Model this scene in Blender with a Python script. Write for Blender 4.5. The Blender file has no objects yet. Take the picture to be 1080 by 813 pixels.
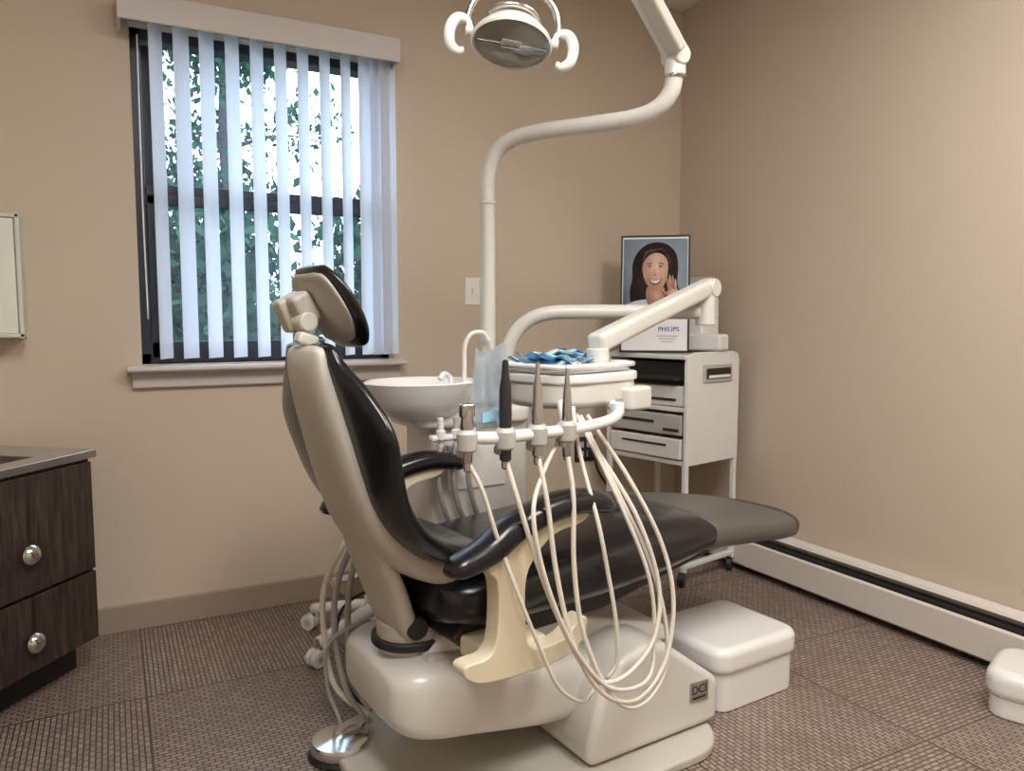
import bpy, math, random
from mathutils import Vector, Matrix, Euler
random.seed(7)
COL=bpy.context.collection
# ------------------------------------------------------------ camera
th=math.radians(4.93); yaw=math.radians(27.5)
cam=bpy.data.cameras.new('camera'); co=bpy.data.objects.new('camera',cam); COL.objects.link(co)
co.location=(0,0,1.1); co.rotation_euler=(math.pi/2-th,0,-yaw)
cam.sensor_width=36; cam.lens=36*812/1080; cam.clip_start=0.02; bpy.context.scene.camera=co
bpy.context.scene.view_settings.view_transform='Standard'
bpy.context.scene.view_settings.look='None'
# ------------------------------------------------------------ materials
def srgb(r,g,b):
    f=lambda c:(c/255/12.92) if c/255<=.04045 else ((c/255+.055)/1.055)**2.4
    return (f(r),f(g),f(b),1)
def mat(name,col,rough=.5,metal=0,var=.06,scale=8,bump=0,bscale=200,coat=0,spec=.5):
    m=bpy.data.materials.new(name); m.use_nodes=True; nt=m.node_tree; b=nt.nodes['Principled BSDF']
    b.inputs['Roughness'].default_value=rough; b.inputs['Metallic'].default_value=metal
    b.inputs['Coat Weight'].default_value=coat; b.inputs['Specular IOR Level'].default_value=spec
    tc=nt.nodes.new('ShaderNodeTexCoord'); n=nt.nodes.new('ShaderNodeTexNoise'); n.inputs['Scale'].default_value=scale; n.inputs['Detail'].default_value=3
    nt.links.new(tc.outputs['Object'],n.inputs['Vector'])
    r=nt.nodes.new('ShaderNodeMix'); r.data_type='RGBA'
    r.inputs[6].default_value=tuple(c*(1-var) for c in col[:3])+(1,); r.inputs[7].default_value=tuple(min(1,c*(1+var)) for c in col[:3])+(1,)
    nt.links.new(n.outputs['Fac'],r.inputs[0]); nt.links.new(r.outputs[2],b.inputs['Base Color'])
    if bump:
        n2=nt.nodes.new('ShaderNodeTexNoise'); n2.inputs['Scale'].default_value=bscale
        nt.links.new(tc.outputs['Object'],n2.inputs['Vector'])
        bp=nt.nodes.new('ShaderNodeBump'); bp.inputs['Strength'].default_value=bump; bp.inputs['Distance'].default_value=.002
        nt.links.new(n2.outputs['Fac'],bp.inputs['Height']); nt.links.new(bp.outputs['Normal'],b.inputs['Normal'])
    return m
M_wall=mat('wall_paint',srgb(203,188,169),.6,var=.03,scale=2,bump=.15,bscale=90)
M_ceil=mat('ceiling_white',srgb(230,231,229),.8,bump=.2,bscale=60)
M_cream=mat('cream_enamel',srgb(214,212,205),.32,coat=.25,var=.02)
M_cream2=mat('cream_arm',srgb(218,208,180),.35,coat=.2,var=.03)
M_shell=mat('taupe_shell',srgb(190,186,175),.42,coat=.1,var=.03)
M_white=mat('white_enamel',srgb(232,232,230),.25,coat=.4,var=.015)
M_black=mat('black_vinyl',srgb(18,18,23),.26,var=.12,bump=.12,bscale=350,coat=.2)
M_grayv=mat('grey_vinyl_cover',srgb(92,90,83),.42,var=.08,bump=.1,bscale=300)
M_dark=mat('dark_plastic',srgb(38,36,35),.5)
M_frame=mat('bronze_frame',srgb(42,45,54),.4,var=.1)
M_chrome=mat('chrome',srgb(215,215,215),.16,metal=1,var=.02)
M_steel=mat('brushed_steel',srgb(200,200,200),.25,metal=1,var=.05)
M_trim=mat('trim_taupe',srgb(160,144,128),.5,var=.03)
M_sill=mat('sill_paint',srgb(200,194,190),.4,var=.03)
M_hose=mat('hose_cream',srgb(220,214,202),.4,var=.02)
M_hoseg=mat('hose_grey',srgb(168,166,164),.4,var=.02)
M_blue=mat('blue_paper',srgb(158,208,238),.8,var=.12,scale=40,bump=.4,bscale=60)
M_disc=mat('device_grey',srgb(184,182,177),.4,var=.03)
M_plate=mat('headrest_plate_grey',srgb(176,173,163),.4,var=.03)
def translucent(name,col,mixf=.5):
    m=bpy.data.materials.new(name); m.use_nodes=True; nt=m.node_tree; b=nt.nodes['Principled BSDF']; b.inputs['Base Color'].default_value=col; b.inputs['Roughness'].default_value=.5
    t=nt.nodes.new('ShaderNodeBsdfTranslucent'); t.inputs['Color'].default_value=col
    tc=nt.nodes.new('ShaderNodeTexCoord'); w=nt.nodes.new('ShaderNodeTexNoise'); w.inputs['Scale'].default_value=60
    nt.links.new(tc.outputs['Object'],w.inputs['Vector']); bp=nt.nodes.new('ShaderNodeBump'); bp.inputs['Strength'].default_value=.05; nt.links.new(w.outputs['Fac'],bp.inputs['Height']); nt.links.new(bp.outputs['Normal'],b.inputs['Normal'])
    x=nt.nodes.new('ShaderNodeMixShader'); x.inputs[0].default_value=mixf
    nt.links.new(b.outputs[0],x.inputs[1]); nt.links.new(t.outputs[0],x.inputs[2]); nt.links.new(x.outputs[0],nt.nodes['Material Output'].inputs[0]); return m
M_slat=translucent('blind_vinyl',srgb(226,230,240),.42)
def clearmat(name,tint,f=.12):
    m=bpy.data.materials.new(name); m.use_nodes=True; nt=m.node_tree
    t=nt.nodes.new('ShaderNodeBsdfTransparent'); t.inputs[0].default_value=tint
    g=nt.nodes.new('ShaderNodeBsdfGlossy'); g.inputs['Roughness'].default_value=.05
    x=nt.nodes.new('ShaderNodeMixShader'); x.inputs[0].default_value=f
    nt.links.new(t.outputs[0],x.inputs[1]); nt.links.new(g.outputs[0],x.inputs[2]); nt.links.new(x.outputs[0],nt.nodes['Material Output'].inputs[0]); return m
M_glass=clearmat('window_glass',(.93,.97,1,1),.06)
M_clear=clearmat('clear_plastic',(.96,.96,.94,1),.15)
def pouchmat():
    m=translucent('pouch_film',srgb(208,222,232),.5); nt=m.node_tree; out=nt.nodes['Material Output']; src=out.inputs[0].links[0].from_socket
    t=nt.nodes.new('ShaderNodeBsdfTransparent'); t.inputs[0].default_value=(.95,.97,1,1); x=nt.nodes.new('ShaderNodeMixShader'); x.inputs[0].default_value=.4
    nt.links.new(src,x.inputs[1]); nt.links.new(t.outputs[0],x.inputs[2]); nt.links.new(x.outputs[0],out.inputs[0]); return m
M_pouch=pouchmat()
def woodmat():
    m=bpy.data.materials.new('dark_wood_laminate'); m.use_nodes=True; nt=m.node_tree; b=nt.nodes['Principled BSDF']; b.inputs['Roughness'].default_value=.45
    tc=nt.nodes.new('ShaderNodeTexCoord'); mp=nt.nodes.new('ShaderNodeMapping'); mp.inputs['Scale'].default_value=(45,45,4)
    n=nt.nodes.new('ShaderNodeTexNoise'); n.inputs['Scale'].default_value=1.6; n.inputs['Detail'].default_value=6; n.inputs['Distortion'].default_value=.8
    r=nt.nodes.new('ShaderNodeValToRGB'); r.color_ramp.elements[0].position=.3; r.color_ramp.elements[0].color=srgb(26,21,19); r.color_ramp.elements[1].position=.75; r.color_ramp.elements[1].color=srgb(84,70,62)
    nt.links.new(tc.outputs['Object'],mp.inputs[0]); nt.links.new(mp.outputs[0],n.inputs['Vector']); nt.links.new(n.outputs['Fac'],r.inputs[0]); nt.links.new(r.outputs[0],b.inputs['Base Color']); return m
M_wood=woodmat()
def floormat():
    m=bpy.data.materials.new('woven_tile_floor'); m.use_nodes=True; nt=m.node_tree; L=nt.links.new; N=nt.nodes.new
    b=nt.nodes['Principled BSDF']; b.inputs['Roughness'].default_value=.42
    tc=N('ShaderNodeTexCoord')
    mp=N('ShaderNodeMapping'); mp.inputs['Location'].default_value=(-.12,-.37,0); L(tc.outputs['Object'],mp.inputs[0])
    def brick(rot):
        q=N('ShaderNodeMapping'); q.inputs['Rotation'].default_value=(0,0,rot); L(mp.outputs[0],q.inputs[0])
        k=N('ShaderNodeTexBrick'); k.inputs['Scale'].default_value=1; k.inputs['Brick Width'].default_value=.028; k.inputs['Row Height'].default_value=.014; k.inputs['Mortar Size'].default_value=.0026; k.inputs['Mortar Smooth'].default_value=.6
        k.inputs['Color1'].default_value=srgb(168,150,138); k.inputs['Color2'].default_value=srgb(142,125,114); k.inputs['Mortar'].default_value=srgb(76,63,56); L(q.outputs[0],k.inputs['Vector']); return k
    k1=brick(0); k2=brick(math.pi/2)
    ch=N('ShaderNodeTexChecker'); ch.inputs['Scale'].default_value=1/.6; L(mp.outputs[0],ch.inputs['Vector'])
    mx=N('ShaderNodeMix'); mx.data_type='RGBA'; L(ch.outputs['Fac'],mx.inputs[0]); L(k1.outputs['Color'],mx.inputs[6]); L(k2.outputs['Color'],mx.inputs[7])
    mf=N('ShaderNodeMix'); L(ch.outputs['Fac'],mf.inputs[0]); L(k1.outputs['Fac'],mf.inputs[2]); L(k2.outputs['Fac'],mf.inputs[3])
    s=N('ShaderNodeTexBrick'); s.offset=0; s.inputs['Scale'].default_value=1; s.inputs['Brick Width'].default_value=.6; s.inputs['Row Height'].default_value=.6; s.inputs['Mortar Size'].default_value=.003
    L(mp.outputs[0],s.inputs['Vector'])
    m2=N('ShaderNodeMix'); m2.data_type='RGBA'; L(s.outputs['Fac'],m2.inputs[0]); L(mx.outputs[2],m2.inputs[6]); m2.inputs[7].default_value=srgb(86,71,63)
    n=N('ShaderNodeTexNoise'); n.inputs['Scale'].default_value=2.2; n.inputs['Detail'].default_value=4; L(tc.outputs['Object'],n.inputs['Vector'])
    hs=N('ShaderNodeHueSaturation'); mr=N('ShaderNodeMapRange'); mr.inputs[3].default_value=.82; mr.inputs[4].default_value=1.12; L(n.outputs['Fac'],mr.inputs[0]); L(mr.outputs[0],hs.inputs['Value']); L(m2.outputs[2],hs.inputs['Color'])
    L(hs.outputs[0],b.inputs['Base Color'])
    bp=N('ShaderNodeBump'); bp.invert=True; bp.inputs['Strength'].default_value=.5; bp.inputs['Distance'].default_value=.002; L(mf.outputs[0],bp.inputs['Height']); L(bp.outputs[0],b.inputs['Normal'])
    return m
M_floor=floormat()
def emis(name,col,s):
    m=bpy.data.materials.new(name); m.use_nodes=True; b=m.node_tree.nodes['Principled BSDF']; b.inputs['Emission Color'].default_value=col; b.inputs['Emission Strength'].default_value=s; b.inputs['Base Color'].default_value=(.9,.9,.9,1); return m
# ------------------------------------------------------------ geometry helpers
def empty(name,loc=(0,0,0),rz=0,parent=None):
    o=bpy.data.objects.new(name,None); o.location=loc; o.rotation_euler=(0,0,rz); o.empty_display_size=.1; COL.objects.link(o)
    if parent: o.parent=parent
    return o
def mk(name,vs,fs,m,parent=None,loc=(0,0,0),rot=(0,0,0),smooth=True,bevel=0,seg=3,sub=0):
    me=bpy.data.meshes.new(name); me.from_pydata([tuple(v) for v in vs],[],fs); me.update()
    import bmesh
    bm=bmesh.new(); bm.from_mesh(me); bmesh.ops.recalc_face_normals(bm,faces=bm.faces); bm.to_mesh(me); bm.free()
    me.materials.append(m); o=bpy.data.objects.new(name,me); COL.objects.link(o)
    o.location=loc; o.rotation_euler=rot
    if parent: o.parent=parent
    if smooth:
        for p in me.polygons: p.use_smooth=True
    if bevel:
        b=o.modifiers.new('b','BEVEL'); b.width=bevel; b.segments=seg; b.limit_method='ANGLE'; b.angle_limit=math.radians(35)
        w=o.modifiers.new('w','WEIGHTED_NORMAL'); w.keep_sharp=False
    if sub:
        s=o.modifiers.new('s','SUBSURF'); s.levels=sub; s.render_levels=sub
    return o
def box(name,size,loc,m,parent=None,rot=(0,0,0),bevel=.004,seg=3):
    x,y,z=[s/2 for s in size]
    vs=[(-x,-y,-z),(x,-y,-z),(x,y,-z),(-x,y,-z),(-x,-y,z),(x,-y,z),(x,y,z),(-x,y,z)]
    fs=[(0,3,2,1),(4,5,6,7),(0,1,5,4),(1,2,6,5),(2,3,7,6),(3,0,4,7)]
    return mk(name,vs,fs,m,parent,loc,rot,smooth=bevel>0,bevel=bevel,seg=seg)
def cr(pts,n=8,cyc=False):
    P=[Vector(p) for p in pts]; out=[]; N=len(P)
    if N<3 and not cyc: return P
    rng=N if cyc else N-1
    for i in range(rng):
        p0=P[(i-1)%N] if (cyc or i>0) else P[0]*2-P[1]
        p1=P[i]; p2=P[(i+1)%N]; p3=P[(i+2)%N] if (cyc or i+2<N) else P[-1]*2-P[-2]
        for k in range(n):
            t=k/n; out.append(.5*((2*p1)+(p2-p0)*t+(2*p0-5*p1+4*p2-p3)*t*t+(3*p1-p0-3*p2+p3)*t**3))
    if not cyc: out.append(P[-1].copy())
    return out
def tube(name,pts,r,m,parent=None,n=8,seg=14,cyc=False,smoothp=True,loc=(0,0,0)):
    P=cr(pts,n,cyc) if smoothp else [Vector(p) for p in pts]
    N=len(P); rr=r if callable(r) else (lambda t:r)
    vs=[];fs=[]; T=[]
    for i in range(N):
        a=P[(i-1)%N] if (cyc or i>0) else P[i]; b=P[(i+1)%N] if (cyc or i<N-1) else P[i]
        T.append((b-a).normalized())
    u=T[0].orthogonal().normalized()
    for i in range(N):
        u=(u-T[i]*u.dot(T[i])).normalized(); v=T[i].cross(u)
        R=rr(i/max(1,N-1))
        for k in range(seg):
            a=2*math.pi*k/seg; vs.append(P[i]+u*math.cos(a)*R+v*math.sin(a)*R)
    lim=N if cyc else N-1
    for i in range(lim):
        j=(i+1)%N
        for k in range(seg):
            fs.append((i*seg+k,i*seg+(k+1)%seg,j*seg+(k+1)%seg,j*seg+k))
    if not cyc: fs.append(tuple(range(seg))); fs.append(tuple(range((N-1)*seg,N*seg)))
    return mk(name,vs,fs,m,parent,loc)
def prism(name,out,y0,y1,m,parent=None,bevel=.006,seg=3,plane='xz',loc=(0,0,0),rot=(0,0,0),smoothpts=0):
    if smoothpts: out=[(p.x,p.y) for p in cr([(a,b,0) for a,b in out],smoothpts,True)]
    n=len(out); f=(lambda a,b,c:(a,c,b)) if plane=='xz' else ((lambda a,b,c:(a,b,c)) if plane=='xy' else (lambda a,b,c:(c,a,b)))
    vs=[f(a,b,y0) for a,b in out]+[f(a,b,y1) for a,b in out]
    fs=[tuple(range(n)),tuple(range(2*n-1,n-1,-1))]+[(i,(i+1)%n,n+(i+1)%n,n+i) for i in range(n)]
    return mk(name,vs,fs,m,parent,loc,rot,bevel=bevel,seg=seg)
def lathe(name,prof,loc,m,parent=None,seg=32,rot=(0,0,0),sx=1,sy=1):
    vs=[];fs=[]
    for r,z in prof:
        for k in range(seg):
            a=2*math.pi*k/seg; vs.append((r*math.cos(a)*sx,r*math.sin(a)*sy,z))
    for i in range(len(prof)-1):
        for k in range(seg): fs.append((i*seg+k,i*seg+(k+1)%seg,(i+1)*seg+(k+1)%seg,(i+1)*seg+k))
    if prof[0][0]>1e-4: fs.append(tuple(range(seg)))
    if prof[-1][0]>1e-4: fs.append(tuple(range((len(prof)-1)*seg,len(prof)*seg)))
    o=mk(name,vs,fs,m,parent,loc,rot)
    e=o.modifiers.new('e','EDGE_SPLIT'); e.split_angle=math.radians(40)
    return o
def cyl(name,r,h,loc,m,parent=None,rot=(0,0,0),bev=.003,seg=28):
    b=min(bev,r*.4,h*.4)
    return lathe(name,[(0.00001,-h/2),(r-b,-h/2),(r,-h/2+b),(r,h/2-b),(r-b,h/2),(0.00001,h/2)],loc,m,parent,seg,rot)
def rrect(w,h,r,n=5,cx=0,cy=0):
    o=[]
    for (sx,sy,a0) in ((1,1,0),(-1,1,90),(-1,-1,180),(1,-1,270)):
        for k in range(n+1):
            a=math.radians(a0+90*k/n); o.append((cx+sx*(w/2-r)+r*math.cos(a),cy+sy*(h/2-r)+r*math.sin(a)))
    return o
def loft(name,st,m,parent=None,n=2.6,seg=36,sub=6,cap=True):
    S=[tuple(q)+((0,)*(7-len(q))) for q in st]
    A=cr([(q[0],q[1],q[2]) for q in S],sub); B=cr([(q[3],q[4],q[5]) for q in S],sub); C=cr([(q[6],0,0) for q in S],sub)
    rings=[]
    for a,b,c in zip(A,B,C):
        t=math.radians(a.z); nx,nz=-math.sin(t),math.cos(t); ring=[]
        hw=max(b.x,.002); ht=max(b.y,.002)
        for k in range(seg):
            p=2*math.pi*k/seg; cx=math.copysign(abs(math.cos(p))**(2/n),math.cos(p)); sy=math.copysign(abs(math.sin(p))**(2/n),math.sin(p))
            off=ht*sy+b.z*cx*cx
            ring.append((a.x+nx*off,c.x+hw*cx,a.y+nz*off))
        rings.append(ring)
    vs=[v for r in rings for v in r]; fs=[]
    for i in range(len(rings)-1):
        for k in range(seg): fs.append((i*seg+k,i*seg+(k+1)%seg,(i+1)*seg+(k+1)%seg,(i+1)*seg+k))
    fs.append(tuple(range(seg))); fs.append(tuple(range((len(rings)-1)*seg,len(rings)*seg)))
    return mk(name,vs,fs,m,parent)
# ------------------------------------------------------------ room
WX0,WX1,WY0,WY1,H=-1.4,2.465,-1.3,2.98,2.55
box('floor',(WX1-WX0+.2,WY1-WY0+.2,.1),((WX0+WX1)/2,(WY0+WY1)/2,-.05),M_floor,bevel=0)
box('ceiling',(WX1-WX0+.2,WY1-WY0+.2,.1),((WX0+WX1)/2,(WY0+WY1)/2,H+.05),M_ceil,bevel=0)
box('wall_right',(.12,WY1-WY0+.2,H),(WX1+.06,(WY0+WY1)/2,H/2),M_wall,bevel=0)
box('wall_left',(.12,WY1-WY0+.2,H),(WX0-.06,(WY0+WY1)/2,H/2),M_wall,bevel=0)
box('wall_front',(WX1-WX0,.12,H),((WX0+WX1)/2,WY0-.06,H/2),M_wall,bevel=0)
ox0,ox1,oz0,oz1=.095,1.01,.94,2.10; T=.16
def wallback():
    vs=[];fs=[]
    def q(x0,x1,z0,z1):
        b=len(vs)
        for y in (WY1,WY1+T):
            vs.extend([(x0,y,z0),(x1,y,z0),(x1,y,z1),(x0,y,z1)])
        fs.extend([(b,b+1,b+2,b+3),(b+7,b+6,b+5,b+4),(b,b+4,b+5,b+1),(b+1,b+5,b+6,b+2),(b+2,b+6,b+7,b+3),(b+3,b+7,b+4,b)])
    q(WX0,ox0,0,H); q(ox1,WX1,0,H); q(ox0,ox1,0,oz0); q(ox0,ox1,oz1,H)
    mk('wall_back',vs,fs,M_wall,smooth=False)
wallback()
W=empty('window_1',(0,0,0))
fy=WY1+.10
for nm,sz,lc in (('jamb_left',(.035,.09,1.16),(ox0+.0175,fy,1.52)),('jamb_right',(.035,.09,1.16),(ox1-.0175,fy,1.52)),
    ('head',(.915,.09,.035),(.5525,fy,oz1-.0175)),('bottom',(.915,.09,.04),(.5525,fy,oz0+.02))):
    box(nm,sz,lc,M_frame,W,bevel=.004)
box('meeting_rail',(.85,.05,.045),(.5525,fy,1.555),M_frame,W)
box('lower_sash_left',(.035,.03,.6),(ox0+.052,fy-.03,1.26),M_frame,W); box('lower_sash_right',(.035,.03,.6),(ox1-.052,fy-.03,1.26),M_frame,W)
box('lower_sash_bottom',(.85,.03,.05),(.5525,fy-.03,.995),M_frame,W); box('lower_sash_top',(.85,.03,.035),(.5525,fy-.03,1.52),M_frame,W)
box('upper_sash_left',(.03,.03,.5),(ox0+.05,fy+.02,1.81),M_frame,W); box('upper_sash_right',(.03,.03,.5),(ox1-.05,fy+.02,1.81),M_frame,W)
box('glass_pane',(.85,.004,1.08),(.5525,fy+.02,1.52),M_glass,W,bevel=0)
s=empty('trim_1')
prism('sill_board',[(WY1-.07,.918),(WY1-.075,.926),(WY1-.07,.936),(WY1+.07,.936),(WY1+.07,.918)],.045,1.045,M_sill,s,bevel=.003,plane='yz')
box('sill_apron',(.97,.022,.058),(.545,WY1-.011,.889),M_sill,s,bevel=.004)
B=empty('vertical_blinds')
box('valance',(.955,.012,.09),(.535,WY1-.125,2.108),M_sill,B,bevel=.004); box('valance_return_left',(.012,.12,.09),(.0635,WY1-.062,2.108),M_sill,B,bevel=.003); box('valance_return_right',(.012,.12,.09),(1.0065,WY1-.062,2.108),M_sill,B,bevel=.003)
box('valance_top',(.955,.12,.006),(.535,WY1-.062,2.15),M_sill,B,bevel=.002)
box('head_rail',(.92,.04,.03),(.545,WY1-.05,2.115),M_white,B)
xsl=[.172,.252,.333,.417,.5,.582,.662,.742,.82,.90,.945,.985]
for i,x in enumerate(xsl):
    a=math.radians(50 if 0<i<9 else (58 if i<1 else 30))
    vs=[];fs=[]; nn=6
    for z in (.962,2.10):
        for k in range(nn+1):
            t=k/nn*2-1; bow=.006*(1-t*t); lx=t*.044; vs.append((lx*math.cos(a)-bow*math.sin(a),lx*math.sin(a)+bow*math.cos(a),z))
    for k in range(nn): fs.append((k,k+1,nn+2+k,nn+1+k))
    mk('slat_%d'%(i+1),vs,fs,M_slat,B,loc=(x,WY1-.052,0))
tube('bead_chain',[(.118,WY1-.03,2.05),(.115,WY1-.03,1.5),(.118,WY1-.03,1.1)],.0025,M_white,B)
box('baseboard_back',(WX1-WX0,.016,.095),((WX0+WX1)/2,WY1-.008,.0475),M_trim,bevel=.003)
box('baseboard_left',(.016,WY1-WY0-.02,.095),(WX0+.008,(WY0+WY1)/2,.0475),M_trim,bevel=.003)
Hh=empty('baseboard_heater')
hy0,hy1=-.9,2.93; hl=hy1-hy0; hc=(hy0+hy1)/2
M_heat=mat('heater_enamel',srgb(214,207,198),.4,var=.02)
prism('back_plate',[(WX1-.002,.02),(WX1-.002,.20),(WX1-.012,.20),(WX1-.012,.02)],hy0,hy1,M_heat,Hh,plane='xz',bevel=.002)
prism('top_hood',[(WX1-.01,.205),(WX1-.045,.198),(WX1-.052,.186),(WX1-.046,.184),(WX1-.04,.190),(WX1-.01,.195)],hy0,hy1,M_heat,Hh,bevel=.001)
prism('front_panel',[(WX1-.07,.035),(WX1-.07,.140),(WX1-.062,.147),(WX1-.060,.147),(WX1-.064,.138),(WX1-.064,.035)],hy0,hy1,M_heat,Hh,bevel=.001)
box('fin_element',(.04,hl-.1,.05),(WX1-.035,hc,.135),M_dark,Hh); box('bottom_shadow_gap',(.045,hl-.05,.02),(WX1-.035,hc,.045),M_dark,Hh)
box('end_cap',(.064,.05,.18),(WX1-.036,hy1-.03,.115),M_heat,Hh)
sw=empty('light_switch'); box('plate',(.07,.006,.115),(1.362,WY1-.003,1.217),M_white,sw,bevel=.002); box('toggle',(.01,.014,.024),(1.362,WY1-.01,1.217),M_white,sw,bevel=.002)
ou=empty('wall_outlet'); box('plate',(.11,.006,.115),(1.93,WY1-.003,.50),M_dark,ou,bevel=.002)
for dx in (-.025,.025):
    for dz in (-.022,.022): box('socket_%d%d'%(dx>0,dz>0),(.034,.004,.028),(1.93+dx,WY1-.008,.50+dz),M_disc,ou,bevel=.004)
box('plug',(.03,.035,.03),(1.955,WY1-.028,.478),M_dark,ou,bevel=.005)
tube('power_cord',[(1.955,WY1-.045,.475),(1.97,WY1-.06,.40),(2.04,WY1-.05,.30),(2.10,WY1-.04,.14),(2.0,WY1-.05,.03),(2.10,WY1-.10,.012),(2.2,WY1-.09,.012)],.006,M_dark,ou)
wb=empty('wall_cabinet')
M_wb=mat('pale_enamel',srgb(208,212,200),.4,var=.02)
box('body',(.42,.10,.39),(-.45,WY1-.051,1.235),M_wb,wb,bevel=.005); box('door_panel',(.39,.008,.36),(-.45,WY1-.105,1.235),mat('pale_panel',srgb(228,232,222),.35),wb,bevel=.003)
for dx,dz,sx,sz in ((0,.186,.42,.012),(0,-.186,.42,.012),(.204,0,.012,.39),(-.204,0,.012,.39)): box('rim_%d%d'%(dx*1000,dz*1000),(sx,.016,sz),(-.45+dx,WY1-.108,1.235+dz),M_wb,wb,bevel=.002)
# ------------------------------------------------------------ cabinet at left (rotated)
C=empty('sink_cabinet',(-.076,2.69,0),math.radians(90-39.5))
cl=.95; cd=.40
box('carcass',(cl,cd,.575),(-cl/2,cd/2,.3875),M_wood,C,bevel=.002)
box('toe_kick',(cl-.02,cd-.08,.10),(-cl/2,cd/2+.03,.05),M_dark,C,bevel=0)
for j in range(2):
    x0=-.01-.46*j
    for k,(z0,z1) in enumerate(((.11,.322),(.332,.665))):
        box('drawer_%d_%d'%(j,k),(.45,.018,z1-z0),(x0-.225,-.009,(z0+z1)/2),M_wood,C,bevel=.002)
        kz=.195 if k==0 else .447
        lathe('knob_%d_%d'%(j,k),[(.0001,.03),(.012,.03),(.026,.022),(.03,.012),(.02,.004),(.008,0)],(x0-.25,-.018,kz),M_chrome,C,rot=(math.pi/2,0,0))
bx0,bx1,by0,by1=-.62,-.14,.06,.34; zt=.675
for nm,a,b,c,d in (('top_front',-cl-.01,.012,-.02,by0),('top_back',-cl-.01,.012,by1,cd+.01),('top_right',bx1,.012,by0,by1),('top_left',-cl-.01,bx0,by0,by1)):
    box(nm,(b-a,d-c,.024),((a+b)/2,(c+d)/2,zt+.012),M_steel,C,bevel=.002)
M_basin=mat('basin_dark',srgb(60,62,62),.3,metal=.7)
box('basin_floor',(bx1-bx0,by1-by0,.01),((bx0+bx1)/2,(by0+by1)/2,.678),M_basin,C,bevel=0)
# ------------------------------------------------------------ dental chair   local: +x foot end, -y near side
A=math.radians(5)
D=empty('dental_chair',(1.0,1.75,0),A)
U=empty('upper_assembly',(0,0,0),math.radians(4),D)
loft('backrest_pad',[(-.636,1.050,-75,.08,.008),(-.634,1.042,-75,.12,.018),(-.626,1.01,-74,.145,.024),(-.608,.955,-71,.22,.026,.002),(-.588,.88,-70,.284,.027,.002),(-.568,.80,-69,.274,.027,.003),(-.540,.72,-63,.25,.03,.004),(-.492,.65,-47,.235,.033,.006),(-.42,.60,-28,.225,.036,.004),(-.31,.567,-12,.215,.03,.002),(-.26,.557,-8,.17,.015,0)],M_black,U)
loft('backrest_shell',[(-.654,1.044,-75,.06,.006,0,-.025),(-.652,1.034,-75,.082,.018,.002,-.025),(-.647,1.00,-74,.092,.026,.004,-.025),(-.630,.93,-72,.102,.03,.004,-.027),(-.607,.85,-71,.112,.032,.004,-.03),(-.583,.775,-70,.118,.034,.004,-.03),(-.556,.70,-67,.125,.035,.006,-.025),(-.52,.635,-57,.135,.036,.006,-.015),(-.465,.575,-40,.15,.036,.006,-.005),(-.38,.532,-18,.17,.034,.004),(-.28,.515,-4,.17,.02,0)],M_shell,U,n=3.4)
loft('back_hinge_spine',[(-.535,.64,-66,.08,.012),(-.51,.58,-66,.10,.022),(-.475,.50,-62,.10,.028),(-.45,.43,-60,.09,.03),(-.43,.38,-55,.08,.028),(-.425,.365,-50,.06,.01)],M_shell,U)
loft('seat_cushion',[(-.42,.475,0,.12,.03),(-.40,.475,0,.20,.055),(-.32,.478,4,.245,.07),(-.18,.482,6,.255,.078),(0,.488,5,.262,.082),(.18,.498,2,.262,.080),(.32,.504,-3,.258,.066),(.42,.508,-8,.248,.048),(.50,.502,-10,.238,.034),(.56,.492,-10,.22,.026),(.60,.485,-10,.17,.012)],M_black,U,n=3.2)
loft('foot_rest_cover',[(.38,.506,-7,.18,.03),(.41,.505,-7,.246,.055),(.48,.498,-9,.246,.053),(.58,.486,-9,.243,.050),(.68,.474,-10,.236,.048),(.78,.459,-11,.222,.047),(.86,.446,-12,.20,.045),(.90,.436,-12,.17,.038)],M_grayv,U,n=3.4)
loft('foot_rest_tip',[(.86,.444,-12,.198,.043),(.91,.436,-12,.18,.047),(.945,.428,-14,.145,.044),(.97,.42,-14,.09,.03),(.975,.418,-14,.03,.012)],M_black,U,n=3)
prism('seat_frame',[(-.40,.40),(-.36,.365),(.05,.37),(.45,.44),(.62,.45),(.50,.46),(-.36,.44)],-.19,.19,M_dark,U,bevel=.01)
def arm(side,tag):
    w=side*.31
    loft('armrest_pad_'+tag,[(-.485,.60,25,.018,.008,0,w),(-.46,.608,22,.034,.022,0,w),(-.39,.63,30,.038,.028,0,w),(-.33,.665,28,.040,.029,0,w),(-.25,.69,12,.042,.028,0,w),(-.17,.70,0,.042,.027,0,w),(-.10,.692,-14,.040,.025,0,w),(-.06,.676,-24,.028,.016,0,w),(-.052,.672,-26,.01,.005,0,w)],M_black,U,seg=24)
    out=[(-.40,.60),(-.33,.645),(-.22,.672),(-.13,.675),(-.15,.655),(-.23,.64),(-.285,.595),(-.305,.55),(-.305,.47),(-.30,.42),(-.27,.40),(-.20,.405),(-.15,.44),(-.13,.425),(-.16,.375),(-.24,.355),(-.40,.36),(-.455,.385),(-.455,.41),(-.40,.415),(-.38,.45),(-.375,.52),(-.38,.57)]
    prism('armrest_support_'+tag,out,w-.026 if side>0 else w-.02,w+.02 if side>0 else w+.026,M_cream2,U,bevel=.01,smoothpts=4)
    box('armrest_mount_'+tag,(.16,.12,.05),(-.30,side*.24,.385),M_cream2,U,bevel=.012)
arm(-1,'near'); arm(1,'far')
HR=empty('headrest',(.014,0,-.028),0,U)
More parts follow.
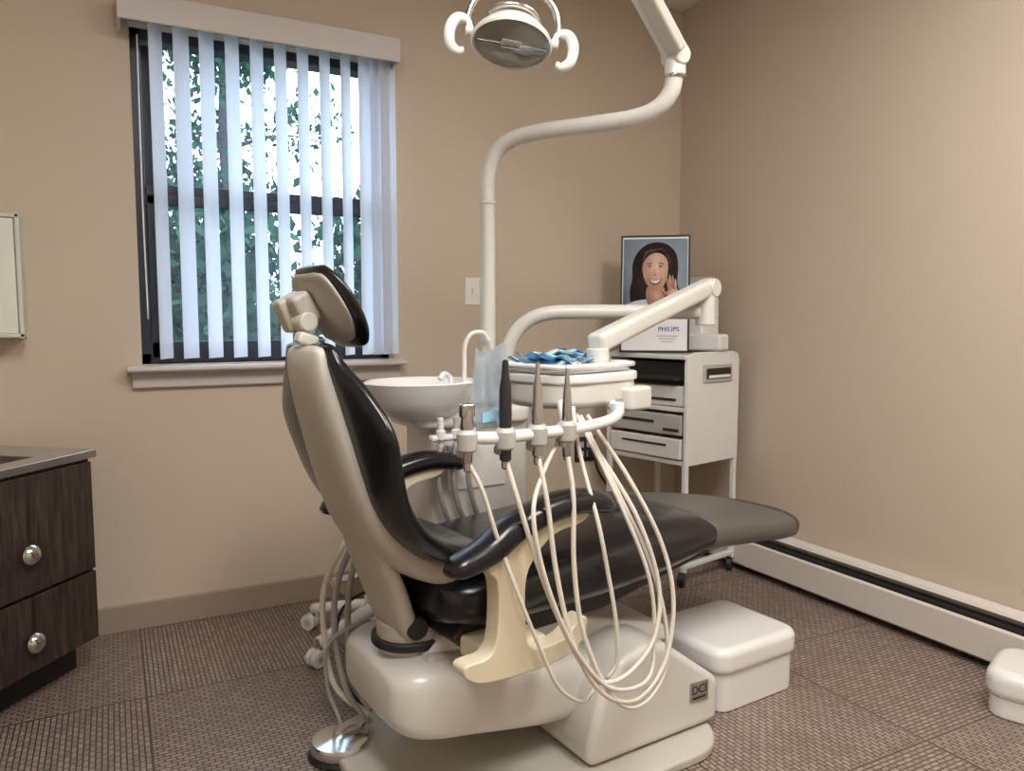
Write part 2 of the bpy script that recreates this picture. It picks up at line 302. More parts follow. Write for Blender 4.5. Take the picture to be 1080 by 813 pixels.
loft('headrest_pad',[(-.648,1.238,-60,.05,.006),(-.644,1.232,-60,.08,.012,.002),(-.625,1.20,-60,.115,.016,.004),(-.600,1.155,-60,.128,.017,.005),(-.575,1.11,-60,.12,.016,.004),(-.555,1.078,-60,.085,.012,.002),(-.55,1.07,-60,.05,.006)],M_black,HR)
loft('headrest_back_plate',[(-.655,1.222,-60,.055,.004),(-.650,1.212,-60,.088,.008,.002),(-.632,1.175,-60,.110,.009,.004),(-.606,1.13,-60,.110,.009,.004),(-.583,1.092,-60,.082,.008,.002),(-.577,1.082,-60,.05,.004)],M_plate,HR)
box('headrest_pivot_block',(.045,.09,.07),(-.655,.03,1.150),M_shell,HR,rot=(0,math.radians(-30),0),bevel=.012)
cyl('headrest_pivot_axle',.02,.11,(-.658,.025,1.122),M_cream,HR,rot=(math.pi/2,0,0))
box('headrest_knob',(.028,.05,.075),(-.678,.05,1.135),M_shell,HR,rot=(0,math.radians(-24),0),bevel=.01)
box('headrest_lever',(.045,.035,.026),(-.662,-.02,1.085),M_cream,HR,rot=(0,.3,0),bevel=.008)
box('headrest_slide_bar',(.012,.05,.16),(-.640,0.01,1.065),M_chrome,HR,rot=(0,math.radians(-14),0),bevel=.003)
# lift & base
prism('base_plate',rrect(.90,.64,.14,8,-.09,-.05),0,.028,M_shell,D,bevel=.008,plane='xy')
prism('front_pump_housing',[(-.055,.03),(-.055,.09),(-.02,.20),(.04,.275),(.12,.295),(.19,.285),(.37,.155),(.385,.135),(.38,.03)],-.285,.19,M_cream,D,bevel=.022,seg=5)
loft('lift_casting',[(-.505,.26,0,.10,.03),(-.495,.252,0,.15,.060),(-.46,.247,-2,.185,.082),(-.40,.242,-4,.20,.094),(-.30,.225,-8,.205,.092),(-.20,.207,-9,.205,.092),(-.10,.192,-8,.205,.092),(.0,.185,-4,.20,.09),(.08,.18,0,.19,.09)],M_cream,D,n=4.5,seg=48)
prism('casting_top_cover',[(-.42,.325),(-.40,.345),(-.22,.315),(-.02,.30),(.02,.27),(-.2,.27)],-.15,.15,M_shell,D,bevel=.012)
cyl('pivot_column',.08,.07,(-.40,-.03,.365),M_shell,D); cyl('pivot_ring',.092,.02,(-.40,-.03,.355),M_dark,D)
cyl('pivot_cross_tube',.026,.24,(-.42,0,.40),M_dark,D,rot=(math.pi/2,0,0)); box('lift_cylinder',(.24,.05,.05),(-.24,-.10,.35),M_dark,D,bevel=.02,seg=4)
prism('lift_arm',[(-.42,.33),(-.36,.38),(.05,.335),(.34,.25),(.34,.20),(0,.27)],-.13,.13,M_cream,D,bevel=.015)
prism('base_name_plate',[(.27,.110),(.335,.104),(.335,.157),(.27,.160)],-.289,-.283,M_steel,D,bevel=.001)
nt_=bpy.data.curves.new('name_plate_text','FONT'); nt_.body='DCI'; nt_.size=.032; nt_.align_x='CENTER'; no=bpy.data.objects.new('name_plate_text',nt_); COL.objects.link(no); no.parent=D; no.location=(.302,-.2895,.128); no.rotation_euler=(math.pi/2,0,0); nt_.materials.append(M_dark)
box('name_plate_line',(.045,.002,.005),(.302,-.2895,.117),M_dark,D,bevel=0)
cyl('leveling_foot',.02,.03,(-.50,-.20,.015),M_chrome,D)
# ------------------------------------------------------------ white floor boxes
Fb=empty('floor_utility_box',(1.0,1.75,0),A)
prism('body',rrect(.32,.29,.04,5,.605,-.09),.0,.12,M_white,Fb,bevel=.006,plane='xy')
prism('lid',rrect(.345,.31,.05,6,.605,-.09),.105,.185,M_white,Fb,bevel=.025,seg=5,plane='xy')
U2=empty('junction_box',(2.26,1.17,0),math.radians(20))
prism('body',rrect(.22,.19,.05,6),.0,.06,M_white,U2,bevel=.008,plane='xy'); prism('lid',rrect(.24,.21,.06,6),.05,.135,M_white,U2,bevel=.03,seg=5,plane='xy')
# ------------------------------------------------------------ foot control disc
Fd=empty('foot_control',(.477,1.86,0))
lathe('disc_base',[(.0001,0),(.078,0),(.082,.006),(.078,.014),(.0001,.014)],(0,0,0),M_dark,Fd)
lathe('disc_top',[(.066,.012),(.074,.016),(.076,.03),(.07,.042),(.03,.05),(.0001,.052)],(0,0,0),M_chrome,Fd,seg=40)
tube('cord',[(.02,.05,.02),(.02,.10,.05),(.0,.12,.12),(.0,.10,.25),(.09,.05,.32),(.14,.02,.36)],.005,M_hoseg,Fd)
tube('cord_loop',[(.05,.02,.03),(.10,.10,.03),(.06,.16,.10),(.03,.14,.22),(.04,.10,.34),(.12,.06,.40)],.004,M_dark,Fd)
for i,(a,b) in enumerate(((-.03,.1),(-.05,.14),(.0,.08))):
    tube('umbilical_%d'%i,[(.13,b,.58),(.08+a*.5,b,.5),(.05+a,b,.38),(.05+a,b,.24),(.07+a,b-.03,.12),(.09,.04,.04+.02*i)],.008,M_hoseg if i!=1 else M_hose,Fd)
# ------------------------------------------------------------ assistant stool
S=empty('assistant_stool',(.78,2.50,0),math.radians(10))
for i in range(5):
    a=math.radians(72*i+196); c,s_=math.cos(a),math.sin(a)
    tube('leg_%d'%i,[(0,0,.12),(c*.1,s_*.1,.105),(c*.26,s_*.26,.075)],lambda t:.024-.006*t,M_white,S)
    cyl('caster_%d'%i,.028,.02,(c*.27+.012*s_,s_*.27-.012*c,.028),M_white,S,rot=(math.pi/2,0,a)); cyl('caster_b_%d'%i,.028,.02,(c*.27-.014*s_,s_*.27+.014*c,.028),M_white,S,rot=(math.pi/2,0,a))
    cyl('caster_stem_%d'%i,.008,.05,(c*.26,s_*.26,.065),M_chrome,S); cyl('caster_hub_%d'%i,.012,.052,(c*.27,s_*.27,.028),M_disc,S,rot=(math.pi/2,0,a))
cyl('gas_column',.025,.30,(0,0,.25),M_chrome,S); cyl('hub',.045,.08,(0,0,.12),M_white,S)
lathe('seat',[(.0001,.37),(.12,.37),(.135,.39),(.14,.41),(.125,.43),(.0001,.435)],(0.02,0,0),M_black,S)
# ------------------------------------------------------------ cuspidor unit
K=empty('cuspidor_unit',(1.0,1.75,0),A)
prism('unit_body',rrect(.34,.22,.035,5,.03,.46),.46,.80,M_cream,K,bevel=.012,plane='xy')
prism('unit_shoulder',rrect(.40,.25,.05,5,.0,.45),.78,.835,M_cream,K,bevel=.016,plane='xy')
box('unit_recess_panel',(.20,.006,.14),(-.0,.347,.66),M_white,K,bevel=.01)
box('support_bracket',(.12,.5,.07),(.05,.25,.44),M_cream,K,bevel=.015)
box('lower_column',(.16,.14,.46),(.06,.46,.23),M_cream,K,bevel=.02)
lathe('bowl',[(.0001,.80),(.06,.80),(.10,.82),(.135,.86),(.15,.905),(.155,.915),(.15,.92),(.142,.915),(.125,.885),(.09,.86),(.03,.85),(.0001,.848)],(-.155,.40,0),M_white,K,seg=48,sx=1.12,sy=.95)
prism('bowl_deck',[(p[0],p[1]) for p in rrect(.30,.22,.09,8,.02,.43)],.845,.885,M_white,K,bevel=.015,plane='xy')
tube('cup_fill_spout',[(.0,.42,.88),(.0,.42,.96),(.0,.415,1.02),(.02,.41,1.055),(.055,.40,1.058),(.075,.395,1.03)],.007,M_white,K)
tube('bowl_rinse_spout',[(-.04,.43,.88),(-.045,.43,.92),(-.07,.42,.935),(-.09,.41,.92)],.008,M_white,K)
box('spout_base',(.08,.05,.02),(-.015,.425,.893),M_white,K,bevel=.008)
box('assistant_holder_bar',(.16,.03,.02),(-.10,.30,.76),M_white,K,bevel=.008)
for i,x in enumerate((-.15,-.10,-.05)):
    cyl('holder_cup_%d'%i,.014,.03,(x,.29,.77),M_white,K); cyl('suction_tip_%d'%i,.009,.07,(x,.29,.785),M_disc if i else M_white,K)
    tube('suction_hose_%d'%i,[(x,.29,.745),(x-.01,.29,.64),(x+.03,.31,.52),(x+.10,.36,.47)],.008,M_hoseg,K)
# ------------------------------------------------------------ operatory light (world axes)
Lg=empty('operatory_light',(0,0,0))
px,py=1.06,2.2
tube('post',[(px,py,.80),(px,py,1.1),(px,py,1.4),(px,py,1.53),(px+.012,py-.02,1.60),(px+.04,py-.066,1.64),(px+.09,py-.15,1.654),(px+.18,py-.30,1.654),(px+.25,py-.416,1.655),(px+.285,py-.475,1.672),(px+.305,py-.505,1.71),(px+.31,py-.515,1.76)],.0235,M_cream,Lg,seg=24)
cyl('post_collar',.026,.012,(px,py,1.46),M_cream,Lg); cyl('post_lower_sleeve',.03,.16,(px,py,.90),M_cream,Lg)
jx,jy,jz=px+.31,py-.515,1.80
cyl('elbow_joint',.028,.05,(jx,jy,1.77),M_cream,Lg); cyl('elbow_ring',.03,.008,(jx,jy,1.748),M_chrome,Lg)
def beam(name,a,b,w,h,m,p,bev=.01):
    a=Vector(a);b=Vector(b);d=b-a; L_=d.length; q=d.to_track_quat('X','Z')
    return box(name,(L_,w,h),(a+b)/2,m,p,rot=q.to_euler(),bevel=bev)
e1=(jx-.42,jy-.06,2.24)
beam('spring_arm',(jx+.02,jy,1.785),e1,.05,.062,M_cream,Lg,.012)
beam('spring_arm_cover',(jx-.02,jy-.03,1.80),(jx-.15,jy-.045,1.94),.055,.03,M_shell,Lg,.008)
cyl('elbow_axle',.027,.064,(jx+.0,jy,1.80),M_cream,Lg,rot=(math.pi/2,0,0))
cyl('upper_axle',.036,.07,e1,M_cream,Lg,rot=(math.pi/2,0,0))
hx,hy_,hz=.84,1.615,1.735
tube('drop_rod',[e1,(e1[0]-.06,e1[1],2.20),(hx+.01,hy_+.005,2.10),(hx,hy_,2.0),(hx,hy_,1.87)],.016,M_cream,Lg)
Y_=empty('lamp_yoke'); Y_.parent=Lg; Y_.location=(hx,hy_,hz); Y_.rotation_euler=(0,math.radians(7),math.radians(-22))
R=empty('lamp_head'); R.parent=Y_; R.rotation_euler=(math.radians(-28),0,0)
M_refl=mat('reflector_glass',srgb(212,210,196),.22,metal=.5,var=.05,scale=30)
lathe('reflector_shell',[(.0001,.055),(.04,.05),(.07,.03),(.090,0),(.094,-.012),(.090,-.018),(.084,-.012),(.066,.012),(.035,.034),(.0001,.04)],(0,0,0),M_cream,R,seg=40,sx=1.0,sy=.8)
lathe('reflector_mirror',[(.085,-.012),(.066,.008),(.035,.03),(.0001,.036)],(0,0,-.002),M_refl,R,seg=16,sx=1.0,sy=.8)
lathe('front_lens',[(.088,-.014),(.066,-.026),(.035,-.034),(.0001,-.036)],(0,0,0),M_clear,R,seg=40,sx=1.0,sy=.8)
cyl('bulb_shield',.014,.05,(0,0,-.008),M_chrome,R,rot=(0,math.pi/2,0)); box('bulb_bracket',(.16,.008,.008),(0,0,-.014),M_chrome,R,bevel=.002)
tube('top_ring',[(math.cos(a)*.06,math.sin(a)*.05,.055) for a in [k*math.pi/6 for k in range(12)]],.007,M_chrome,R,cyc=True,n=3)
for sg in (-1,1):
    tube('yoke_%d'%(sg>0),[(0,.0,.125),(sg*.05,.0,.115),(sg*.09,0,.08),(sg*.105,0,.03),(sg*.10,0,0)],.008,M_chrome,Y_)
    tube('handle_%d'%(sg>0),[(sg*.095,0,.005),(sg*.108,0,.028),(sg*.13,-.005,.026),(sg*.142,-.01,.0),(sg*.138,-.01,-.032),(sg*.12,-.01,-.046),(sg*.106,-.01,-.040)],lambda t:.006+.007*math.sin(math.pi*min(1,max(0,t)))**.7,M_white,Y_)
    cyl('handle_hub_%d'%(sg>0),.012,.018,(sg*.098,0,.005),M_cream,Y_,rot=(0,math.pi/2,0))
cyl('yoke_hub',.022,.04,(0,0,.13),M_cream,Y_)
# ------------------------------------------------------------ delivery unit (world axes)
E=empty('delivery_unit',(0,0,0))
tube('lower_arm',[(px+.045,py-.03,.86),(px+.045,py-.03,.95),(px+.06,py-.04,1.03),(px+.10,py-.065,1.09),(px+.16,py-.105,1.118),(px+.25,py-.16,1.122),(px+.40,py-.255,1.122),(px+.555,py-.35,1.122)],.0225,M_cream,E,seg=20)
kx,ky=px+.575,py-.355
cyl('arm_knuckle',.03,.11,(kx,ky,1.135),M_cream,E); cyl('knuckle_cap',.027,.03,(kx,ky,1.20),M_white,E)
beam('flex_arm',(kx+.03,ky+.01,1.205),(1.11,1.67,1.035),.055,.052,M_cream,E,.014)
cyl('flex_arm_pivot',.028,.06,(kx+.01,ky,1.195),M_cream,E,rot=(math.pi/2,0,.3)); cyl('head_pivot',.03,.07,(1.12,1.67,.99),M_cream,E)
hb=empty('head'); hb.parent=E; hb.location=(1.045,1.68,0); hb.rotation_euler=(0,0,math.radians(18))
prism('console_body',rrect(.33,.25,.10,8,.005),.885,.955,M_cream,hb,bevel=.02,seg=5,plane='xy')
prism('console_top',rrect(.34,.26,.10,8,.005),.945,.968,M_white,hb,bevel=.006,plane='xy')
prism('tray_base',rrect(.29,.20,.03,5,-.01,0),.970,.976,M_white,hb,bevel=.002,plane='xy')
tube('tray_lip',[(x,y,.986) for x,y in rrect(.30,.21,.035,5,-.01,0)],.007,M_white,hb,cyc=True,n=2)
for i in range(16):
    a=random.uniform(0,3); x=random.uniform(-.11,.09); y=random.uniform(-.06,.06)
    vs=[];fs=[]
    for u in range(7):
        for v in range(5): vs.append((u*.018-.054,v*.018-.036,.005*math.sin(u*1.7+i)+.005*math.cos(v*2+i)))
    for u in range(6):
        for v in range(4): fs.append((u*5+v,u*5+v+1,u*5+v+6,u*5+v+5))
    mk('mask_%d'%i,vs,fs,M_blue if i%3 else M_white,hb,loc=(x,y,.986+i*.002),rot=(random.uniform(-.12,.12),random.uniform(-.15,.15),a))
prism('control_pod',rrect(.10,.05,.02,4,.10,-.13),.87,.93,M_cream,hb,bevel=.01,plane='xy')
hbk=empty('instrument_holder'); hbk.parent=E; hbk.location=(1.012,1.75,0); hbk.rotation_euler=(0,0,A)
tube('holder_bar',[(-.42,-.33,.865),(-.36,-.345,.862),(-.25,-.34,.862),(-.13,-.32,.862),(-.01,-.28,.868),(.06,-.22,.88),(.07,-.14,.90)],.013,M_white,hbk)
tube('holder_arm',[(-.16,-.325,.862),(-.13,-.26,.875),(-.08,-.18,.90)],.013,M_white,hbk)
inst=[(-.425,-.335),(-.345,-.35),(-.262,-.343),(-.18,-.335)]
for i,(x,y) in enumerate(inst):
    lathe('cup_%d'%i,[(.014,-.025),(.020,-.02),(.022,.012),(.016,.02),(.012,.02)],(x,y,.862),M_disc,hbk)
    if i==0:
        lathe('syringe',[(.006,-.05),(.010,-.045),(.012,.0),(.014,.03),(.010,.06),(.004,.065),(.0001,.066)],(x,y,.862),M_steel,hbk); box('syringe_head',(.03,.02,.03),(x,y,.92),M_steel,hbk,bevel=.006)
    elif i==1: lathe('handpiece_black',[(.006,-.05),(.012,-.045),(.012,.0),(.013,.05),(.012,.1),(.008,.125),(.006,.155),(.0001,.158)],(x,y,.862),M_dark,hbk)
    elif i==2: lathe('handpiece_steel',[(.006,-.05),(.011,-.045),(.012,.0),(.013,.05),(.0115,.055),(.010,.1),(.006,.115),(.004,.15),(.0001,.152)],(x,y,.862),M_steel,hbk)
    else: lathe('handpiece_slim',[(.006,-.06),(.010,-.055),(.011,.03),(.009,.08),(.006,.1),(.004,.13),(.0001,.132)],(x,y,.862),M_steel,hbk)
    box('cup_valve_%d'%i,(.028,.03,.02),(x,y+.012,.835),M_disc,hbk,bevel=.006); cyl('hose_nut_%d'%i,.008,.03,(x,y,.812),M_steel,hbk)
cyl('end_knob',.017,.03,(.05,-.23,.885),M_white,hbk)
for j,(dx,dy,rz) in enumerate(((-.365,-.322,.1),(-.375,-.315,-.25))):
    vs=[];fs=[]
    for u in range(7):
        for v in range(9): vs.append((u*.011-.033,.006*math.sin(u*1.3+v*.6+j),v*.0195-.012*math.sin(u*.9)*(v/8)))
    for u in range(6):
        for v in range(8): fs.append((u*9+v,u*9+v+1,u*9+v+10,u*9+v+9))
    mk('sterile_pouch_%d'%j,vs,fs,M_pouch,hbk,loc=(dx,dy,.88+.008*j),rot=(.08,-.08+.16*j,rz))
cyl('pouched_instrument',.004,.12,(-.368,-.318,.95),M_steel,hbk)
box('pouch_print_band',(.05,.002,.02),(-.365,-.332,.905),M_blue,hbk,rot=(.08,-.08,.1),bevel=0)
def hose(i,pts,r=.0055): tube('hose_%d'%i,[(x,w-.02*min(1,max(0,(.82-z)/.1)),z) for x,w,z in pts],r,M_hose,hbk,n=7,seg=10)
hose(0,[(-.425,-.335,.82),(-.40,-.34,.76),(-.37,-.34,.66),(-.33,-.355,.54),(-.28,-.36,.42),(-.23,-.36,.32),(-.16,-.35,.265),(-.12,-.34,.275)],.0045)
hose(1,[(-.345,-.35,.82),(-.33,-.355,.74),(-.29,-.36,.61),(-.25,-.37,.50),(-.19,-.375,.38),(-.13,-.37,.31),(-.04,-.36,.30),(.05,-.35,.36),(.08,-.33,.48),(.03,-.30,.65),(-.03,-.22,.82),(-.04,-.17,.89)])
hose(2,[(-.262,-.343,.82),(-.255,-.35,.72),(-.24,-.36,.58),(-.21,-.37,.44),(-.16,-.375,.33),(-.09,-.37,.26),(.0,-.36,.235),(.09,-.345,.29),(.13,-.33,.42),(.11,-.31,.56),(.04,-.27,.72),(-.02,-.20,.87)])
hose(3,[(-.18,-.335,.82),(-.18,-.34,.72),(-.185,-.35,.58),(-.17,-.36,.44),(-.12,-.37,.31),(-.05,-.365,.23),(.03,-.355,.22),(.10,-.34,.28),(.10,-.33,.40),(.06,-.31,.55),(.0,-.27,.70),(-.04,-.20,.87)])
hose(4,[(-.10,-.25,.90),(-.12,-.30,.80),(-.12,-.35,.66),(-.10,-.36,.55),(-.08,-.365,.44),(-.07,-.36,.34),(-.09,-.35,.30)],.005)
hose(5,[(-.16,-.30,.86),(-.25,-.34,.78),(-.30,-.365,.70),(-.27,-.375,.55),(-.20,-.38,.40),(-.10,-.375,.29),(.02,-.36,.27),(.06,-.34,.35),(.05,-.33,.5),(-.01,-.29,.68),(-.05,-.2,.87)],.005)
# ------------------------------------------------------------ equipment cart
ca=math.radians(12.5)
Q=empty('equipment_cart',(2.05,2.41,0),ca)
wd,dp=.36,.44
prism('side_panel_near',[(.0,.50),(.0,.92),(.012,.955),(.05,.965),(.31,.965),(.35,.955),(wd,.93),(wd,.50)],0,.018,M_white,Q,bevel=.004)
prism('side_panel_far',[(.0,.50),(.0,.92),(.012,.955),(.05,.965),(.31,.965),(.35,.955),(wd,.93),(wd,.50)],dp-.018,dp,M_white,Q,bevel=.004)
box('handle_rim',(.20,.01,.075),(.20,-.003,.875),M_disc,Q,bevel=.02,seg=4); box('handle_slot',(.17,.012,.045),(.20,-.006,.875),M_dark,Q,bevel=.018,seg=4)
box('handle_lip',(.15,.014,.014),(.20,-.010,.862),M_white,Q,bevel=.005)
box('top_shelf',(wd-.01,dp-.03,.02),(wd/2,dp/2,.945),M_white,Q); box('mid_shelf',(wd-.01,dp-.03,.02),(wd/2,dp/2,.73),M_white,Q)
box('low_shelf',(wd-.01,dp-.03,.02),(wd/2,dp/2,.51),M_white,Q); box('back_panel',(.01,dp-.02,.45),(wd-.005,dp/2,.735),M_disc,Q)
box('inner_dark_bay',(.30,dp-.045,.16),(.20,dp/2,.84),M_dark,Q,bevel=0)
box('keyboard_tray',(.20,dp-.06,.015),(.06,dp/2,.86),M_dark,Q,bevel=.004)
box('drawer_upper',(.30,dp-.05,.085),(.155,dp/2,.785),M_white,Q,bevel=.006); box('drawer_slot',(.01,dp-.12,.01),(.004,dp/2,.77),M_dark,Q,bevel=.002)
box('recorder_body',(.30,dp-.055,.085),(.15,dp/2,.665),M_disc,Q,bevel=.006); box('recorder_slot',(.006,.20,.012),(-.001,dp/2+.05,.672),M_dark,Q,bevel=.002)
box('recorder_buttons',(.006,.08,.012),(-.002,.08,.645),M_dark,Q,bevel=.003); box('recorder_lower',(.30,dp-.055,.085),(.145,dp/2,.567),M_white,Q,bevel=.006)
box('lower_slot',(.006,.24,.008),(-.006,dp/2,.58),M_dark,Q,bevel=.001)
for i,(x,y) in enumerate(((.012,.012),(wd-.012,.012),(.012,dp-.012),(wd-.012,dp-.012))):
    box('leg_%d'%i,(.022,.022,.46),(x,y,.285),M_white,Q,bevel=.004)
    cyl('caster_%d'%i,.03,.024,(x-.012,y,.03),M_dark,Q,rot=(math.pi/2,0,.5)); cyl('caster_stem_%d'%i,.008,.03,(x,y,.065),M_dark,Q)
for y in (.012,dp-.012): box('foot_rail_%d'%(y*100),(wd,.024,.022),(wd/2,y,.08),M_white,Q,bevel=.005)
P_=empty('desktop_printer',(2.05,2.41,.967),ca)
prism('body',[(.225,0),(.35,0),(.35,.225),(.32,.24),(.27,.24),(.24,.20),(.225,.13)],.10,.36,M_white,P_,bevel=.012)
prism('paper_input',[(.27,.23),(.32,.235),(.35,.315),(.315,.32)],.12,.34,M_disc,P_,bevel=.006)
box('front_lip',(.07,.17,.07),(.225,.07,.036),M_white,P_,bevel=.012); box('label',(.08,.002,.025),(.225+.06,.0985,.045),M_dark,P_,bevel=0); box('vent',(.08,.002,.006),(.285,.0985,.14),M_disc,P_,bevel=0)
# ------------------------------------------------------------ framed poster
PF=empty('portrait_poster',(2.062,2.645,.958)); PF.rotation_euler=(math.radians(-7),0,math.radians(-38))
pw,ph=.285,.50
M_pbg=mat('poster_paper',srgb(150,168,184),.3,var=.14,scale=9); M_skin=mat('poster_skin',srgb(222,180,158),.4,var=.05,scale=14); M_hair=mat('poster_hair',srgb(46,30,25),.5,var=.3,scale=60)
M_lip=mat('poster_lip',srgb(170,84,80),.4); M_teeth=mat('poster_teeth',srgb(245,245,245),.3); M_pblue=mat('poster_blue',srgb(30,90,180),.4); M_pw=mat('poster_white',srgb(235,236,238),.3); M_shirt=mat('poster_shirt',srgb(206,216,226),.4,var=.1,scale=20); M_shade=mat('poster_skin_shade',srgb(198,150,128),.4,var=.05,scale=14)
box('panel',(pw,.008,ph),(0,0,ph/2),M_pw,PF,bevel=.001)
for nm,sz,lc in (('edge_l',(.008,.014,ph),(-pw/2,0,ph/2)),('edge_r',(.008,.014,ph),(pw/2,0,ph/2)),('edge_t',(pw+.008,.014,.008),(0,0,ph)),('edge_b',(pw+.008,.014,.008),(0,0,0.004))): box(nm,sz,lc,M_dark,PF,bevel=.001)
def flat(name,pts,m,k,sm=5):
    o=[(p.x,p.y) for p in cr([(a,b,0) for a,b in pts],sm,True)] if sm else pts
    prism(name,o,-.0045-.0006*k,-.004-.0006*(k-1),m,PF,bevel=0)
def ell(cx,cy,rx,ry,n=24,rot=0): return [(cx+rx*math.cos(a)*math.cos(rot)-ry*math.sin(a)*math.sin(rot),cy+rx*math.cos(a)*math.sin(rot)+ry*math.sin(a)*math.cos(rot)) for a in [2*math.pi*k/n for k in range(n)]]
flat('photo_background',[(-.135,.17),(.135,.17),(.135,.488),(-.135,.488)],M_pbg,1,0)
# portrait drawn enlarged: scale about (0,.33)
def sc(pts,k=1.18): return [(a*k,.335+(b-.335)*k) for a,b in pts]
flat('hair_mass',sc([(-.078,.215),(-.090,.27),(-.082,.32),(-.080,.38),(-.052,.43),(-.005,.452),(.042,.444),(.074,.41),(.082,.36),(.080,.30),(.098,.25),(.09,.21),(.03,.20),(-.02,.20)]),M_hair,2)
flat('shoulders',[(-.133,.172),(-.128,.20),(-.06,.225),(.05,.225),(.12,.215),(.133,.172)],M_shirt,3)
flat('neck',sc([(-.028,.235),(-.026,.29),(.030,.29),(.032,.235),(0,.212)]),M_shade,4)
flat('face',sc([(-.046,.36),(-.044,.395),(-.03,.42),(0,.428),(.030,.418),(.044,.392),(.046,.355),(.041,.315),(.025,.286),(.004,.276),(-.018,.284),(-.038,.315)]),M_skin,5)
flat('cheek_shade',sc([(-.046,.36),(-.044,.34),(-.036,.312),(-.018,.286),(-.028,.31),(-.037,.34)]),M_shade,5.5)
flat('hair_front',sc([(-.052,.34),(-.058,.40),(-.03,.438),(.01,.444),(.045,.426),(.058,.39),(.054,.34),(.047,.375),(.032,.402),(.006,.414),(-.022,.404),(-.042,.378)]),M_hair,6)
flat('mouth',sc([(-.022,.318),(.0,.311),(.024,.320),(.015,.301),(.0,.295),(-.013,.301)]),M_lip,6); flat('teeth',sc([(-.017,.3155),(0,.310),(.020,.317),(.010,.304),(0,.301),(-.010,.304)]),M_teeth,7)
for sx in (-1,1):
    flat('eye_white_%d'%(sx>0),sc(ell(sx*.020,.362,.007,.0026,12)),M_teeth,6,0); flat('iris_%d'%(sx>0),sc(ell(sx*.020,.362,.0032,.0028,12)),M_hair,6.6,0); flat('lash_%d'%(sx>0),sc(ell(sx*.020,.3650,.0088,.0012,12,-sx*.06)),M_hair,7,0); flat('brow_%d'%(sx>0),sc(ell(sx*.021,.374,.011,.0015,12,-sx*.12)),M_hair,6,0)
flat('nose_shadow',sc([(-.007,.333),(0,.330),(.007,.333),(.003,.337),(.004,.352),(.001,.352),(.0,.337)]),M_shade,6)
flat('palm',sc([(.05,.20),(.042,.25),(.048,.285),(.074,.29),(.088,.25),(.09,.20)]),M_skin,8)
for i,(x0,y0,x1,y1) in enumerate(((.050,.275,.043,.320),(.057,.282,.052,.330),(.066,.283,.062,.328),(.074,.278,.072,.315),(.048,.255,.024,.278))):
    dx,dy=x1-x0,y1-y0; flat('finger_%d'%i,sc(ell((x0+x1)/2,(y0+y1)/2,math.hypot(dx,dy)/2+.003,.0044,14,math.atan2(dy,dx))),M_skin if i%2 else M_shade,9+.3*i,0)
flat('blue_block',[(-.135,.165),(-.035,.165),(-.045,.20),(-.135,.20)],M_pblue,9,0)
tx=bpy.data.curves.new('caption','FONT'); tx.body='PHILIPS'; tx.size=.028; tx.align_x='CENTER'; to=bpy.data.objects.new('caption',tx); COL.objects.link(to); to.parent=PF; to.location=(.06,-.006,.09); to.rotation_euler=(math.pi/2,0,0); tx.materials.append(M_pblue); tx.extrude=.0005
for i in range(3): box('text_line_%d'%i,(.09-.02*i,.001,.004),(.055,-.005,.07-.012*i),M_disc,PF,bevel=0)
# ------------------------------------------------------------ ceiling lights
for i,(x,y) in enumerate(((.2,.4),(1.5,.4))):
    c=empty('ceiling_light_panel' if i==0 else 'ceiling_light_panel.001',(x,y,0))
    box('housing',(.62,1.22,.03),(0,0,H-.016),M_white,c); box('diffuser',(.56,1.16,.006),(0,0,H-.034),emis('panel_glow_%d'%i,(1,.97,.93,1),21),c,bevel=0)
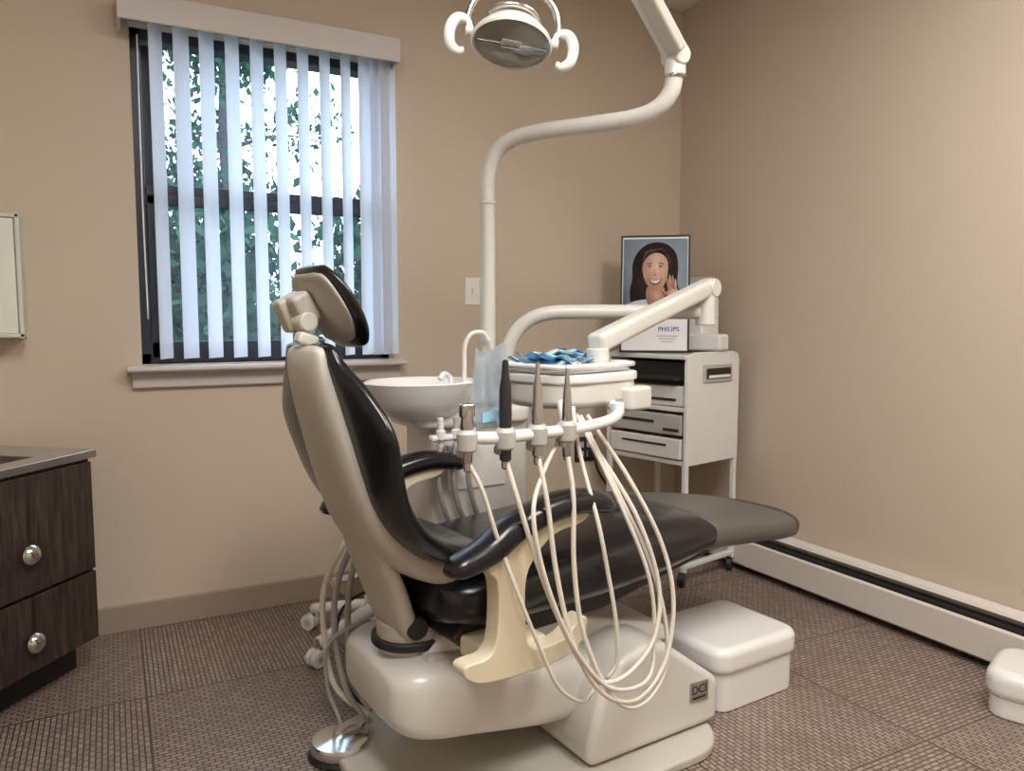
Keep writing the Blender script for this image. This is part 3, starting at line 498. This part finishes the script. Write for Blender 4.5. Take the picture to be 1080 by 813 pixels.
# ------------------------------------------------------------ outside
w=bpy.data.worlds.new('sky'); bpy.context.scene.world=w; w.use_nodes=True; nt=w.node_tree; bg=nt.nodes['Background']
bg.inputs[0].default_value=(.74,.88,1,1); bg.inputs[1].default_value=6.5
mk('ground_outside',[(-15,3.3,-.4),(15,3.3,-.4),(15,25,-.4),(-15,25,-.4)],[(0,1,2,3)],mat('grass',srgb(54,72,50),.9,var=.3,scale=4),smooth=False)
M_leaf=mat('leaves',srgb(38,70,58),.7,var=.45,scale=3,spec=.1); M_bark=mat('bark',srgb(50,48,52),.9,var=.3,scale=20)
def tree(nm,x,y,h,r,nl,seed):
    rnd=random.Random(seed); t=empty(nm,(x,y,-.4))
    tube('trunk',[(0,0,0),(.05,0,h*.4),(-.05,.05,h*.75),(0,0,h)],lambda q:.10*(1-q)+.02,M_bark,t)
    vs=[];fs=[]
    for b in range(18):
        z=h*rnd.uniform(.2,.95); a=rnd.uniform(0,6.28); L_=r*(1.15-z/h*.6)*rnd.uniform(.6,1.1)
        tube('branch_%d'%b,[(0,0,z),(math.cos(a)*L_*.5,math.sin(a)*L_*.5,z+.15),(math.cos(a)*L_,math.sin(a)*L_,z+.45*rnd.random())],lambda q:.022*(1-q)+.004,M_bark,t,seg=6,n=4)
        for k in range(nl//18):
            q=rnd.uniform(.15,1.1); p=Vector((math.cos(a)*L_*q,math.sin(a)*L_*q,z+.3*q))+Vector((rnd.gauss(0,.18),rnd.gauss(0,.18),rnd.gauss(0,.18)))
            e=Euler((rnd.uniform(0,6),rnd.uniform(0,6),rnd.uniform(0,6))); sz=rnd.uniform(.03,.065); bi=len(vs)
            for c in ((-1,0,0),(0,-.6,0),(1,0,0),(0,.6,0)):
                v=Vector(c)*sz; v.rotate(e); vs.append(p+v)
            fs.append((bi,bi+1,bi+2,bi+3))
    mk('foliage',vs,fs,M_leaf,t,smooth=False)
tree('maple_tree',1.2,8.8,4.6,1.35,5200,1); tree('maple_tree.001',4.4,10.8,5.2,1.6,5200,2); tree('maple_tree.002',-.6,12.5,3.6,1.5,5000,3); tree('hedge_tree',.45,5.4,2.0,.8,8500,5); tree('hedge_tree.001',2.15,5.9,2.4,.85,9000,6); tree('hedge_tree.002',1.9,13.5,3.6,1.3,5000,9)
